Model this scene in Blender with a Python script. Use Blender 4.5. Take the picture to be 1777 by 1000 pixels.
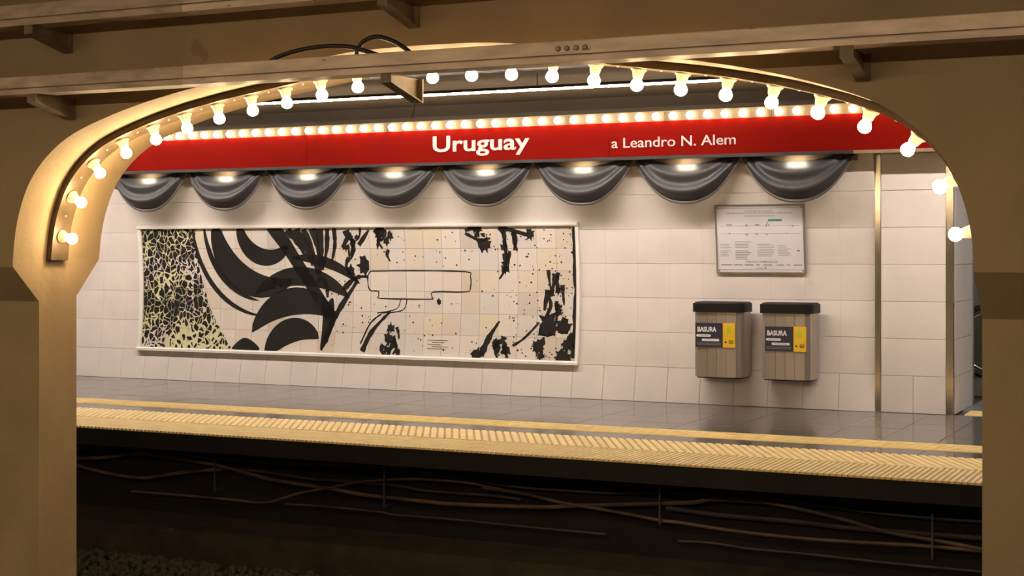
import bpy, bmesh, math, random
from mathutils import Vector
random.seed(7)
for o in list(bpy.data.objects): bpy.data.objects.remove(o)
S = bpy.context.scene
C = S.collection
R = math.radians

# ------------------------------------------------------------------ camera, world, exposure
FPX = 2650.0; TH = math.atan(FPX/5471.0); EYE = 1.45; HORIZ = 438.0
cd = bpy.data.cameras.new('camera'); cam = bpy.data.objects.new('camera', cd); C.objects.link(cam)
cam.location = (0, 0, EYE); cam.rotation_euler = (R(90), 0, TH)
cd.sensor_width = 36; cd.lens = 36*FPX/1777; cd.shift_y = (HORIZ-500)/1777; cd.clip_end = 200
S.camera = cam
w = bpy.data.worlds.new('world'); S.world = w; w.use_nodes = True
w.node_tree.nodes['Background'].inputs[0].default_value = (1, .8, .55, 1)
w.node_tree.nodes['Background'].inputs[1].default_value = .012
S.view_settings.view_transform = 'Standard'; S.view_settings.look = 'None'
S.view_settings.gamma = 1; S.view_settings.use_curve_mapping = False
S.view_settings.exposure = 1.0
BULB = 64.0; STRIP = 15.0; TUBE = 116.0; NEAR = 98.0       # lamp radiances

def at(x, y, D):                      # photograph pixel on the plane at depth D -> point
    a = math.atan((x-888.5)/FPX)-TH
    X = D*math.tan(a); Zc = -X*math.sin(TH)+D*math.cos(TH)
    return Vector((X, D, EYE+(HORIZ-y)*Zc/FPX))

# ------------------------------------------------------------------ materials
M = {}
def nodes(name):
    m = bpy.data.materials.new(name); m.use_nodes = True; M[name] = m
    return m, m.node_tree, m.node_tree.nodes['Principled BSDF']
def ramp(nt, stops):
    r = nt.nodes.new('ShaderNodeValToRGB'); e = r.color_ramp.elements
    while len(e) < len(stops): e.new(.5)
    for q, (p, c) in zip(e, stops): q.position = p; q.color = c if len(c) == 4 else (*c, 1)
    return r
def mat(name, col, rough=.6, metal=0, var=.15, scale=6, bump=0, bscale=60, spots=None, rnd=0, stretch=None, spec=None):
    m, nt, p = nodes(name); L = nt.links
    tc = nt.nodes.new('ShaderNodeTexCoord'); geo = nt.nodes.new('ShaderNodeNewGeometry')
    src = geo.outputs['Position']
    if stretch:
        mp = nt.nodes.new('ShaderNodeMapping'); mp.inputs['Scale'].default_value = stretch
        L.new(src, mp.inputs['Vector']); src = mp.outputs['Vector']
    n = nt.nodes.new('ShaderNodeTexNoise'); n.inputs['Scale'].default_value = scale; n.inputs['Detail'].default_value = 6
    L.new(src, n.inputs['Vector'])
    lo = [c*(1-var) for c in col]; hi = [min(1, c*(1+var)) for c in col]
    r = ramp(nt, [(.3, lo), (.7, hi)]); L.new(n.outputs['Fac'], r.inputs['Fac']); out = r.outputs['Color']
    if spots:
        sc, thr, scol = spots
        n2 = nt.nodes.new('ShaderNodeTexNoise'); n2.inputs['Scale'].default_value = sc; n2.inputs['Detail'].default_value = 8
        L.new(src, n2.inputs['Vector'])
        r2 = ramp(nt, [(thr, (0, 0, 0)), (thr+.04, (1, 1, 1))]); L.new(n2.outputs['Fac'], r2.inputs['Fac'])
        mx = nt.nodes.new('ShaderNodeMix'); mx.data_type = 'RGBA'; L.new(r2.outputs['Color'], mx.inputs['Factor'])
        L.new(out, mx.inputs['A']); mx.inputs['B'].default_value = (*scol, 1); out = mx.outputs['Result']
    if rnd:
        oi = nt.nodes.new('ShaderNodeObjectInfo')
        mr = nt.nodes.new('ShaderNodeMapRange'); mr.inputs['To Min'].default_value = 1-rnd; mr.inputs['To Max'].default_value = 1+rnd
        L.new(oi.outputs['Random'], mr.inputs['Value'])
        hs = nt.nodes.new('ShaderNodeHueSaturation'); L.new(mr.outputs['Result'], hs.inputs['Value']); L.new(out, hs.inputs['Color']); out = hs.outputs['Color']
    L.new(out, p.inputs['Base Color'])
    p.inputs['Roughness'].default_value = rough; p.inputs['Metallic'].default_value = metal
    if spec is not None: p.inputs['Specular IOR Level'].default_value = spec
    if bump:
        nb = nt.nodes.new('ShaderNodeTexNoise'); nb.inputs['Scale'].default_value = bscale; nb.inputs['Detail'].default_value = 4
        L.new(src, nb.inputs['Vector'])
        b = nt.nodes.new('ShaderNodeBump'); b.inputs['Strength'].default_value = bump; b.inputs['Distance'].default_value = .01
        L.new(nb.outputs['Fac'], b.inputs['Height']); L.new(b.outputs['Normal'], p.inputs['Normal'])
    return m
def emit(name, col, s):
    m, nt, p = nodes(name)
    p.inputs['Base Color'].default_value = (*[min(1, c) for c in col], 1)
    p.inputs['Emission Color'].default_value = (*col, 1); p.inputs['Emission Strength'].default_value = s
    p.inputs['Roughness'].default_value = .3
    return m
mat('plaster', (.31, .215, .112), .75, var=.10, scale=2.5, bump=.35, bscale=22, spots=(5, .70, (.24, .16, .08)))
mat('wall_tile', (.72, .65, .595), .42, var=.05, scale=3, bump=.10, bscale=14, rnd=.015, spots=(2.2, .74, (.58, .52, .45)))
mat('grout', (.52, .46, .40), .8, var=.1)
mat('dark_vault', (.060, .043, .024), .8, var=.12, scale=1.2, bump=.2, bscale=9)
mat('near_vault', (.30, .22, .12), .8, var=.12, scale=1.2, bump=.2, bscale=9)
mat('floor_tile', (.098, .088, .084), .13, var=.16, scale=5, rnd=.05, stretch=(.6, 3, 1), bump=.03, bscale=6)
mat('near_floor', (.50, .44, .36), .6, var=.1)  # unseen floor, made pale to bounce light up onto the columns
mat('floor_joint', (.085, .078, .074), .5)
mat('yellow', (.80, .60, .26), .6, var=.10, scale=9, rnd=.05)
mat('yellow_dark', (.42, .27, .08), .7, var=.15, scale=14)
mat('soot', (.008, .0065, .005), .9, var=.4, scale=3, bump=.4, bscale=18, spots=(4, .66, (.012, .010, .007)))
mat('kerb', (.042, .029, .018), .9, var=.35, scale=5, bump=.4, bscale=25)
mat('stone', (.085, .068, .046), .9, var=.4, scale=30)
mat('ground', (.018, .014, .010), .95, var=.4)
mat('rail_steel', (.05, .035, .025), .75, .2, var=.3)
mat('cable', (.060, .050, .043), .65, var=.45, scale=5)
mat('cable_rust', (.115, .070, .046), .65, var=.5, scale=5)
mat('cable_black', (.018, .014, .012), .45)
mat('hanger', (.10, .095, .09), .5, .5, var=.3)
mat('beam_paint', (.74, .56, .43), .55, .0, var=.22, scale=7, stretch=(.6, 2, 3), bump=.15, bscale=50, spots=(16, .67, (.17, .11, .065)))
mat('beam_dirt_dim', (.48, .36, .265), .7, .1, var=.35, scale=9, stretch=(.5, 1, 2), spots=(8, .68, (.60, .47, .36)))  # left channel pieces: dirtier paint, also darkened for the weaker light there
mat('bracket', (.20, .14, .085), .6, .2, var=.3, scale=14)
mat('bolt', (.32, .25, .19), .5, .5)
mat('conduit', (.10, .066, .035), .5, .25, var=.25, scale=9)
mat('socket', (.40, .33, .23), .35, var=.03)
mat('screw', (.75, .65, .5), .35, .8)
mat('red', (.155, .003, .001), .70, var=.05, scale=2, spec=.04)
mat('white_letter', (.46, .42, .40), .6, var=.03)
mat('black_trim', (.012, .010, .009), .5)
mat('sign_under', (.20, .13, .065), .6)
mat('tray', (.12, .092, .06), .6)
mat('satin', (.060, .058, .058), .50, .40, var=.08, scale=4)
mat('satin_hem', (.16, .145, .13), .45, .2, var=.08, scale=4)
mat('steel', (.47, .41, .355), .32, .65, var=.06, scale=3, stretch=(6, 6, .3), rnd=.09)
mat('steel_trim', (.66, .60, .53), .16, 1, var=.15, scale=3, stretch=(1, 1, .7))
mat('lid', (.010, .009, .008), .55, spec=.25)
mat('label_navy', (.030, .030, .045), .4)
mat('label_white', (.82, .80, .80), .5)
mat('label_grey', (.28, .28, .30), .5)
mat('label_yellow', (.86, .52, .02), .4, var=.04)
mat('label_green', (.50, .55, .03), .5)
mat('frame_grey', (.27, .24, .22), .45, .4)
mat('paper', (.70, .66, .67), .5, var=.04, scale=5)
mat('print_grey', (.19, .17, .17), .7)
mat('print_light', (.33, .31, .31), .7)
mat('print_dark', (.09, .08, .08), .7)
mat('print_teal', (.03, .30, .25), .6)
mat('ink', (.014, .012, .010), .45, var=.3, scale=3)
mat('moulding', (.80, .76, .70), .45, var=.03)
mat('passage', (.62, .60, .57), .5, var=.05)
mat('passage_floor', (.20, .23, .25), .35)
mat('balustrade', (.085, .085, .06), .25)
mat('rubber', (.012, .010, .010), .5)
mat('tube_housing', (.05, .04, .03), .8)
emit('bulb_glow', (1, .74, .41), BULB)
emit('strip_glow', (1, .74, .42), STRIP)
emit('tube_glow', (1, .875, .78), TUBE)
emit('near_glow', (1, .80, .52), NEAR)
emit('puck_glow', (1, .88, .66), 42.0)
emit('passage_glow', (.9, .97, 1), 12.0)

# ------------------------------------------------------------------ mesh helpers
def sub(a, b): return (a[0]-b[0], a[1]-b[1], a[2]-b[2])
class MB:
    def __init__(s): s.v = []; s.f = []; s.smooth = False
    def poly(s, pts, faces):
        n = len(s.v); s.v += [tuple(p) for p in pts]; s.f += [tuple(i+n for i in f) for f in faces]; return s
    def box(s, a, b):
        x0, y0, z0 = a; x1, y1, z1 = b
        return s.poly([(x0,y0,z0),(x1,y0,z0),(x1,y1,z0),(x0,y1,z0),(x0,y0,z1),(x1,y0,z1),(x1,y1,z1),(x0,y1,z1)],
                      [(0,3,2,1),(4,5,6,7),(0,1,5,4),(1,2,6,5),(2,3,7,6),(3,0,4,7)])
    def prism(s, outline, fn0, fn1):      # outline pts -> two end loops, side quads and caps
        k = len(outline); a = [fn0(p) for p in outline]; b = [fn1(p) for p in outline]
        return s.poly(a+b, [tuple(range(k))[::-1], tuple(range(k, 2*k))]+[(i, (i+1) % k, k+(i+1) % k, k+i) for i in range(k)])
    def sweepx(s, prof, x0, x1):          # closed (y,z) profile along x
        return s.prism(prof, lambda p: (x0, p[0], p[1]), lambda p: (x1, p[0], p[1]))
    def tube(s, pts, r, n=8, caps=True):
        pts = [Vector(p) for p in pts]; rings = []
        for i, p in enumerate(pts):
            t = (pts[min(i+1, len(pts)-1)]-pts[max(i-1, 0)]).normalized()
            up = Vector((0, 0, 1)) if abs(t.z) < .9 else Vector((0, 1, 0))
            a = t.cross(up).normalized(); b = a.cross(t)
            rr = r[i] if isinstance(r, (list, tuple)) else r
            rings.append([p+rr*(math.cos(2*math.pi*k/n)*a+math.sin(2*math.pi*k/n)*b) for k in range(n)])
        base = len(s.v); s.v += [tuple(q) for g in rings for q in g]
        for i in range(len(pts)-1):
            for k in range(n):
                s.f.append((base+i*n+k, base+i*n+(k+1) % n, base+(i+1)*n+(k+1) % n, base+(i+1)*n+k))
        if caps:
            s.f.append(tuple(base+k for k in range(n))[::-1]); s.f.append(tuple(base+(len(pts)-1)*n+k for k in range(n)))
        return s
    def lathe(s, prof, o, ax, n=14):      # prof = (distance along axis, radius)
        ax = Vector(ax).normalized(); o = Vector(o)
        pts = [o+ax*d for d, r in prof]
        up = Vector((0, 1, 0)) if abs(ax.y) < .9 else Vector((1, 0, 0))
        a = ax.cross(up).normalized(); b = ax.cross(a); base = len(s.v)
        for p, (d, r) in zip(pts, prof):
            s.v += [tuple(p+max(r, 1e-5)*(math.cos(2*math.pi*k/n)*a+math.sin(2*math.pi*k/n)*b)) for k in range(n)]
        for i in range(len(prof)-1):
            for k in range(n): s.f.append((base+i*n+k, base+i*n+(k+1) % n, base+(i+1)*n+(k+1) % n, base+(i+1)*n+k))
        s.f.append(tuple(base+k for k in range(n))[::-1]); s.f.append(tuple(base+(len(prof)-1)*n+k for k in range(n)))
        return s
    def mesh(s, name, m, off=(0, 0, 0)):
        me = bpy.data.meshes.new(name); me.from_pydata([sub(p, off) for p in s.v], [], s.f)
        me.materials.append(M[m]); me.validate()
        bm = bmesh.new(); bm.from_mesh(me); bmesh.ops.recalc_face_normals(bm, faces=bm.faces)
        if s.smooth:
            for f in bm.faces: f.smooth = True
            for e in bm.edges:
                if len(e.link_faces) == 2 and e.calc_face_angle(0) > R(50): e.smooth = False
        bm.to_mesh(me); bm.free()
        return me
    def build(s, name, m, parent=None, origin=None):
        off = wloc(parent) if parent else (origin or base_of(s.v))
        o = bpy.data.objects.new(name, s.mesh(name, m, off)); C.objects.link(o)
        if parent: o.parent = parent
        else: o.location = off
        return o
def base_of(v):
    xs = [p[0] for p in v]; ys = [p[1] for p in v]; zs = [p[2] for p in v]
    return ((min(xs)+max(xs))/2, (min(ys)+max(ys))/2, min(zs))
def wloc(o):
    x = Vector((0, 0, 0))
    while o: x += o.location; o = o.parent
    return tuple(x)
def sm(mb): mb.smooth = True; return mb
def tag(o, label, cat, group=None, kind=None):
    o['label'] = label; o['category'] = cat
    if group: o['group'] = group
    if kind: o['kind'] = kind
    return o
def struct(o, label=None, cat=None):
    o['kind'] = 'structure'
    if label: o['label'] = label
    if cat: o['category'] = cat
    return o
def empty(name, loc):
    o = bpy.data.objects.new(name, None); o.location = loc; o.empty_display_size = .1; C.objects.link(o); return o
def place(name, me, parent, loc):         # one more object on shared mesh data, world location
    o = bpy.data.objects.new(name, me); C.objects.link(o); o.parent = parent
    o.location = sub(loc, wloc(parent)); return o
def copy_thing(root, loc):
    r = root.copy(); C.objects.link(r); r.location = loc
    for ch in root.children:
        c = ch.copy(); C.objects.link(c); c.parent = r
        for g in ch.children:
            d = g.copy(); C.objects.link(d); d.parent = c
    return r
def crom(pts, n=8, closed=False):         # Catmull-Rom through 2D or 3D points
    P = [Vector(p) for p in pts]; out = []; k = len(P)
    rng = range(k) if closed else range(k-1)
    for i in rng:
        g = (lambda j: P[j % k]) if closed else (lambda j: P[max(0, min(k-1, j))])
        p0, p1, p2, p3 = g(i-1), g(i), g(i+1), g(i+2)
        for q in range(n):
            t = q/n
            out.append(.5*((2*p1)+(p2-p0)*t+(2*p0-5*p1+4*p2-p3)*t*t+(3*p1-p0-3*p2+p3)*t**3))
    if not closed: out.append(P[-1])
    return out
ORD = ['first', 'second', 'third', 'fourth', 'fifth', 'sixth', 'seventh', 'eighth', 'ninth', 'tenth', 'eleventh', 'twelfth', 'thirteenth',
       'fourteenth', 'fifteenth', 'sixteenth', 'seventeenth', 'eighteenth', 'nineteenth', 'twentieth', 'twenty-first', 'twenty-second',
       'twenty-third', 'twenty-fourth', 'twenty-fifth', 'twenty-sixth']
def text_mesh(txt, size, bold=0.0, depth=.004):
    cu = bpy.data.curves.new('lettering', 'FONT'); cu.body = txt; cu.size = size; cu.offset = bold; cu.extrude = depth; cu.resolution_u = 4
    o = bpy.data.objects.new('lettering', cu); C.objects.link(o)
    bpy.context.view_layer.update()
    me = bpy.data.meshes.new_from_object(o.evaluated_get(bpy.context.evaluated_depsgraph_get()))
    bpy.data.objects.remove(o); return me
def lettering(name, txt, x0, x1, zbase, y, m, parent, bold=0., height=None, depth=.004):
    """text on a plane facing -Y, left edge x0, right edge x1, baseline zbase, cap height given or proportional"""
    me = text_mesh(txt, 1.0, bold, 0.02)
    xs = [v.co.x for v in me.vertices]; a, b = min(xs), max(xs)
    k = (x1-x0)/(b-a)
    kz = height/.73 if height else k
    pl = wloc(parent)
    for v in me.vertices:
        q = v.co.copy()
        v.co = (x0+(q.x-a)*k-pl[0], y-q.z*depth/.02-pl[1], zbase+q.y*kz-pl[2])
    me.materials.clear(); me.materials.append(M[m])
    if name == 'letter':                  # every letter a part of its own
        bm = bmesh.new(); bm.from_mesh(me); todo = set(bm.faces); isl = []
        while todo:
            st_ = [todo.pop()]; g = [st_[0]]
            while st_:
                for e in st_.pop().edges:
                    for f2 in e.link_faces:
                        if f2 in todo: todo.remove(f2); st_.append(f2); g.append(f2)
            isl.append(g)
        for g in sorted(isl, key=lambda g: min(v.co.x for f in g for v in f.verts)):
            idx = {}; vs = []; fs = []
            for f in g:
                for v in f.verts:
                    if v.index not in idx: idx[v.index] = len(vs); vs.append(tuple(v.co))
                fs.append([idx[v.index] for v in f.verts])
            m2 = bpy.data.meshes.new('letter'); m2.from_pydata(vs, [], fs); m2.materials.append(M[m])
            o = bpy.data.objects.new('letter', m2); C.objects.link(o); o.parent = parent
        bm.free(); return
    o = bpy.data.objects.new(name, me); C.objects.link(o); o.parent = parent
    return o

# ------------------------------------------------------------------ arcade wall with the lit arch
CX = -3.535; HALF = [(0, 2.428), (.35, 2.420), (.66, 2.385), (1.0, 2.335), (1.36, 2.282), (1.66, 2.222), (1.90, 2.157), (2.08, 2.095), (2.20, 2.035),
                     (2.30, 1.962), (2.38, 1.88), (2.44, 1.79), (2.49, 1.67), (2.52, 1.55), (2.537, 1.41)]
half = [(p[0], p[1]) for p in crom(HALF, 5)]
ARCH = [(CX-a, b) for a, b in half[::-1]]+[(CX+a, b) for a, b in half[1:]]
Y0, Y1, YC0, YC1 = 6.30, 6.99, 6.50, 6.80; PITCH = 6.6; TOP = 3.62
arc = MB(); HW = HALF[-1][0]; ZS = HALF[-1][1]
for k in (-1, 0, 1):
    A = [(x+k*PITCH, z) for x, z in ARCH]; n = len(A)
    v = []
    for x, z in A: v += [(x, Y0, z), (x, Y1, z), (x, Y0, TOP), (x, Y1, TOP)]
    f = []
    for i in range(n-1):
        a, b = 4*i, 4*i+4
        f += [(a, a+2, b+2, b), (a+1, b+1, b+3, a+3), (a, b, b+1, a+1), (a+2, a+3, b+3, b+2)]
    arc.poly(v, f)
wall = arc.build('wall_arcade', 'plaster', origin=(0, 0, 0))
for k in range(-2, 2):
    xa = CX+HW+k*PITCH; xb = CX-HW+(k+1)*PITCH
    prof = [(YC0, -1.1), (YC1, -1.1), (YC1, 1.20), (Y1, ZS), (Y1, TOP), (Y0, TOP), (Y0, 1.37), (YC0, 1.175)]
    MB().sweepx(prof, xa, xb).build('column', 'plaster', wall)
struct(wall, 'tan plastered arcade wall with wide flat arch opening', 'wall')

# ------------------------------------------------------------------ far wall, tiles, pilaster
YW = 13.95
def woff(z): return YW+.02+.048*(1-((z-1.05)/.67)**2)
XW0, XW1 = -16.2, -3.08
mb = MB(); prof = [(woff(z*.335)+.012, z*.335) for z in range(0, 9)]
mb.sweepx(prof+[(14.4, 2.68), (14.4, 0)], XW0, XW1)
wf = struct(mb.build('wall_far', 'grout', origin=(0, 0, 0)), 'cream tiled platform wall', 'wall')
TW = .334; RH = .335
MUR = (-11.50, -6.06, .365, 1.715)
ncol = int((XW1-XW0)/TW)
for r in range(8):
    z0, z1 = r*RH, (r+1)*RH
    def tile_mesh(wd):
        g = .0010; c = .0022; gx, cx_ = (.0011, .0022) if z0 < .1 else (.0002, .0003); t = MB(); y0, y1 = woff(z0)-woff(z0), woff(z1)-woff(z0)
        P = [(gx, .03+y0, g), (wd-gx, .03+y0, g), (wd-gx, .03+y1, RH-g), (gx, .03+y1, RH-g)]
        Q = [(gx, .004+y0, g), (wd-gx, .004+y0, g), (wd-gx, .004+y1, RH-g), (gx, .004+y1, RH-g)]
        F = [(gx+cx_, y0, g+c), (wd-gx-cx_, y0, g+c), (wd-gx-cx_, y1, RH-g-c), (gx+cx_, y1, RH-g-c)]
        return t.poly(P+Q+F, [(0,1,2,3)]+[(i, (i+1) % 4, 4+(i+1) % 4, 4+i) for i in range(4)]+[(4+i, 4+(i+1) % 4, 8+(i+1) % 4, 8+i) for i in range(4)]+[(8,9,10,11)]).mesh('tile', 'wall_tile')
    tm = tile_mesh(TW)
    for cidx in range(ncol):
        x = XW1-(cidx+1)*TW
        if x < -12.9: continue
        if x > MUR[0]+.05 and x+TW < MUR[1]-.05 and z0 > MUR[2]+.02 and z1 < MUR[3]-.02: continue
        place('tile', tm, wf, (x, woff(z0)+random.uniform(-.0003, .0003), z0))
# steel guide, pilaster, corner
YP = 13.93
MB().sweepx([(YP-.006, 0), (YP+.3, 0), (YP+.3, 2.9), (YP-.006, 2.9)], -3.08, -3.03).build('steel_strip', 'steel_trim', wf)
pil = struct(MB().box((-3.03, YP+.012, 0), (-2.40, 14.95, 2.75)).build('wall_pilaster', 'grout', origin=(0, 0, 0)), 'tiled end pilaster beside passage opening', 'wall')
def ptile(x0, x1, z0, z1):
    g = .0012; c = .003
    P = [(x0+g, YP+.03, z0+g), (x1-g, YP+.03, z0+g), (x1-g, YP+.03, z1-g), (x0+g, YP+.03, z1-g)]
    Q = [(a, YP+.005, b) for a, _, b in P]
    F = [(x0+g+c, YP, z0+g+c), (x1-g-c, YP, z0+g+c), (x1-g-c, YP, z1-g-c), (x0+g+c, YP, z1-g-c)]
    MB().poly(P+Q+F, [(0,1,2,3)]+[(i, (i+1) % 4, 4+(i+1) % 4, 4+i) for i in range(4)]+[(4+i, 4+(i+1) % 4, 8+(i+1) % 4, 8+i) for i in range(4)]+[(8,9,10,11)]).build('tile', 'wall_tile', pil)
for r in range(8):
    if r == 0: ptile(-3.03, -2.74, 0, RH); ptile(-2.74, -2.45, 0, RH)
    else: ptile(-3.03, -2.45, r*RH, (r+1)*RH)
    g = .002
    MB().box((-2.412, YP+.06, r*RH+g), (-2.384, 14.94, (r+1)*RH-g)).build('tile', 'wall_tile', pil)
MB().sweepx([(YP-.006, 0), (YP+.07, 0), (YP+.07, 2.75), (YP-.006, 2.75)], -2.45, -2.386).build('steel_corner', 'steel_trim', pil)
MB().box((-2.41, 14.94, 0), (-2.375, 14.985, 2.7)).build('steel_edge', 'frame_grey', pil)

# ------------------------------------------------------------------ vaults, platform, track bed
vp = [(14.35, 2.3), (13.97, 2.3), (13.97, 2.74), (13.93, 2.86), (13.82, 2.96), (13.6, 3.03), (13.2, 3.065), (6.99, 3.07)]
mb = MB(); mb.sweepx(vp+[(6.99, 3.3), (14.35, 3.3)], -17, 5)
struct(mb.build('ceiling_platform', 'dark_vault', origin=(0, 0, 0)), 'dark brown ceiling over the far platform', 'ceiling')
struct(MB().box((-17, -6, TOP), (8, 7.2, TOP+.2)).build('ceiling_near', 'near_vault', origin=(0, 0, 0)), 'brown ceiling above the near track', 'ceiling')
YE = 9.90
pf = MB(); pf.box((-17, YE+.02, -.14), (4, 19.5, -.018)); floor = struct(pf.build('floor', 'floor_joint', origin=(0, 0, 0)), 'grey tiled platform floor', 'floor')
FT = .43
def flat_tile(name, m, wx, wy, h=.018, c=.002):
    g = .0010; P = [(g, g, -h), (wx-g, g, -h), (wx-g, wy-g, -h), (g, wy-g, -h)]
    Q = [(a, b, -c*.5) for a, b, _ in P]; F = [(g+c, g+c, 0), (wx-g-c, g+c, 0), (wx-g-c, wy-g-c, 0), (g+c, wy-g-c, 0)]
    return MB().poly(P+Q+F, [(3,2,1,0)]+[(i, (i+1) % 4, 4+(i+1) % 4, 4+i) for i in range(4)]+[(4+i, 4+(i+1) % 4, 8+(i+1) % 4, 8+i) for i in range(4)]+[(8,9,10,11)]).mesh(name, m)
rows = [11.81+i*.425 for i in range(6)]
me_big = flat_tile('floor_tile', 'floor_tile', FT, .425); me_gap = flat_tile('floor_tile', 'floor_tile', FT, .31)
for i in range(30):
    x = -12.9+i*FT
    for y in rows: 
        if y < 13.9: place('floor_tile', me_big, floor, (x, y, random.uniform(-.0006, .0006)))
    place('floor_tile', me_gap, floor, (x, 11.08, 0))
MB().box((-2.38, 14.36, -.018), (3, 19.4, 0)).build('passage_paving', 'passage_floor', floor)
# ribbed guide stripe, one tile every 0.4 m
gt = MB().box((.003, .003, -.018), (.397, .407, .001))
for k in range(5): gt.box((.003, .025+k*.08, .001), (.397, .065+k*.08, .005))
gm = gt.mesh('guide_tile', 'yellow')
for i in range(32): place('guide_tile', gm, floor, (-12.9+i*.4, 11.39, 0))
MB().box((-2.30, 13.97, -.018), (-1.2, 14.36, .004)).build('guide_tile', 'yellow', floor)
for k in range(5): MB().box((-2.30, 13.99+k*.075, .004), (-1.2, 14.025+k*.075, .008)).build('guide_rib', 'yellow', floor)
# tactile edge: slanting bars and a fine ribbed nosing
MB().box((-13, YE, -.016), (1, 11.075, -.002)).build('tactile_base', 'yellow_dark', floor)
sx = -.53; pit = .066; L0, L1 = 10.47, 11.07
bar = MB(); wd = pit*.80; dx = sx*(L1-L0)
bar.poly([(0,0,-.004),(wd,0,-.004),(wd+dx,L1-L0,-.004),(dx,L1-L0,-.004),(.005,.004,.004),(wd-.005,.004,.004),(wd+dx-.005,L1-L0-.004,.004),(dx+.005,L1-L0-.004,.004)],
         [(3,2,1,0),(4,5,6,7),(0,1,5,4),(1,2,6,5),(2,3,7,6),(3,0,4,7)])
bme = bar.mesh('tactile_bar', 'yellow')
i = 0
while -10.6+i*pit < -.3:
    place('tactile_bar', bme, floor, (-10.6+i*pit, L0, 0)); i += 1
rb = MB(); x = -10.8
while x < -.3:
    rb.poly([(x, YE-.012, -.012), (x+.031, YE-.012, -.012), (x+.031, 10.462, -.012), (x, 10.462, -.012),
             (x+.006, YE-.010, .003), (x+.025, YE-.010, .003), (x+.025, 10.460, .003), (x+.006, 10.460, .003)],
            [(3,2,1,0),(4,5,6,7),(0,1,5,4),(1,2,6,5),(2,3,7,6),(3,0,4,7)]); x += .040
o = rb.build('nosing_ribs', 'yellow', floor); o['kind'] = 'stuff'
MB().box((-17, YE+.004, -.15), (4, YE+.02, -.016)).build('platform_lip', 'soot', floor)
# platform face, kerb, track bed
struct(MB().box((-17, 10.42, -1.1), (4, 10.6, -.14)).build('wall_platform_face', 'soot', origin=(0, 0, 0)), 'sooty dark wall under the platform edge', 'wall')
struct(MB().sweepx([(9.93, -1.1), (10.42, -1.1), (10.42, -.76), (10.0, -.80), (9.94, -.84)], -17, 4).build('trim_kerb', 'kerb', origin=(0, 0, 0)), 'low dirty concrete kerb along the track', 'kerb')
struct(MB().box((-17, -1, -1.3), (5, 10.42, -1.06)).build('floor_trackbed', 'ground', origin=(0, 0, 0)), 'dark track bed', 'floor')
struct(MB().box((-17, -6, -1.3), (8, 1.2, 0)).build('floor_near_platform', 'near_floor', origin=(0, 0, 0)), 'near platform floor', 'floor')
st = MB(); ico = bmesh.new(); bmesh.ops.create_icosphere(ico, subdivisions=1, radius=1)
iv = [v.co.copy() for v in ico.verts]; jf = [tuple(v.index for v in f.verts) for f in ico.faces]; ico.free()
for k in range(5200):
    x = random.uniform(-11.5, -4.5); y = random.uniform(7.1, 9.92); s = random.uniform(.022, .042)
    if abs(y-7.30) < .11 or abs(y-8.50) < .11: continue
    z = 0; z = -1.055+random.uniform(0, .035)
    a = [random.uniform(.65, 1.15) for _ in range(3)]; rot = random.uniform(0, 6.28); c_, s_ = math.cos(rot), math.sin(rot)
    st.poly([(x+s*(q.x*a[0]*c_-q.y*a[1]*s_), y+s*(q.x*a[0]*s_+q.y*a[1]*c_), z+s*q.z*a[2]*random.uniform(.85, 1.15)) for q in iv], jf)
tag(st.build('ballast', 'stone'), 'dark loose ballast stones on the track bed', 'gravel', kind='stuff')
for y, wh in ((7.30, 'beside the arcade columns'), (8.50, 'on the platform side of the track')):
    tag(MB().sweepx([(y-.065,-1.04),(y+.065,-1.04),(y+.065,-1.025),(y+.012,-1.0),(y+.012,-.94),(y+.034,-.93),(y+.034,-.90),(y-.034,-.90),(y-.034,-.93),(y-.012,-.94),(y-.012,-1.0),(y-.065,-1.025)], -17, 4).build('running_rail', 'rail_steel'),
        'dull steel running rail '+wh, 'rail')

# ------------------------------------------------------------------ luminaires
def luminaire(x0, x1, y, z, label, glow, top=3.066, lip=0., r=.016, hk='tube_housing'):
    t = empty('tube_light', ((x0+x1)/2, y, z)); tag(t, label, 'light', 'ceiling tube lights')
    w_ = r+.004                            # trough-shaped shade, open below
    MB().sweepx([(y-w_-.004, z-lip), (y-w_, z-lip), (y-w_, z+r+.006), (y+w_, z+r+.006), (y+w_, z-lip), (y+w_+.004, z-lip), (y+w_+.004, z+r+.012), (y-w_-.004, z+r+.012)], x0-.02, x1+.02).build('shade', hk, t)
    for k in range(4):
        xh = x0+(x1-x0)*(.08+.28*k); MB().box((xh-.003, y-.003, z+r+.012), (xh+.003, y+.003, top)).build('hanger', hk, t)
    sm(MB().tube([(x0, y, z), (x1, y, z)], r, 10)).build('tube', glow, t)
    for x in (x0, x1): MB().box((x-.008, y-r, z-r), (x+.008, y+r, z+r*.3)).build('end_cap', hk, t)
luminaire(-8.95, -4.03, 12.5, 2.925, 'long white tube light glowing under the dark ceiling above the sign', 'tube_glow')
luminaire(-14.6, -9.35, 12.5, 2.925, 'tube light on the platform ceiling hidden beyond the left of the arch', 'tube_glow')
luminaire(-2.95, 1.8, 12.5, 2.925, 'tube light on the platform ceiling hidden beyond the right of the arch', 'tube_glow')
for k, (x0, x1) in enumerate(((-9.4, -5.6), (-4.6, -1.6), (-.6, 2.4))):  # unseen lamps added to light the arcade front, leftmost for the left column
    luminaire(x0, x1, 1.6, 2.80, 'added unseen near platform tube light, %s of the three above the viewer' % ('leftmost', 'middle', 'rightmost')[k], 'near_glow', TOP, .015, r=.03)
t = empty('passage_light', (-1.4, 16.6, 2.6)); tag(t, 'ceiling light inside the passage beyond the pilaster', 'light')
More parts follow.
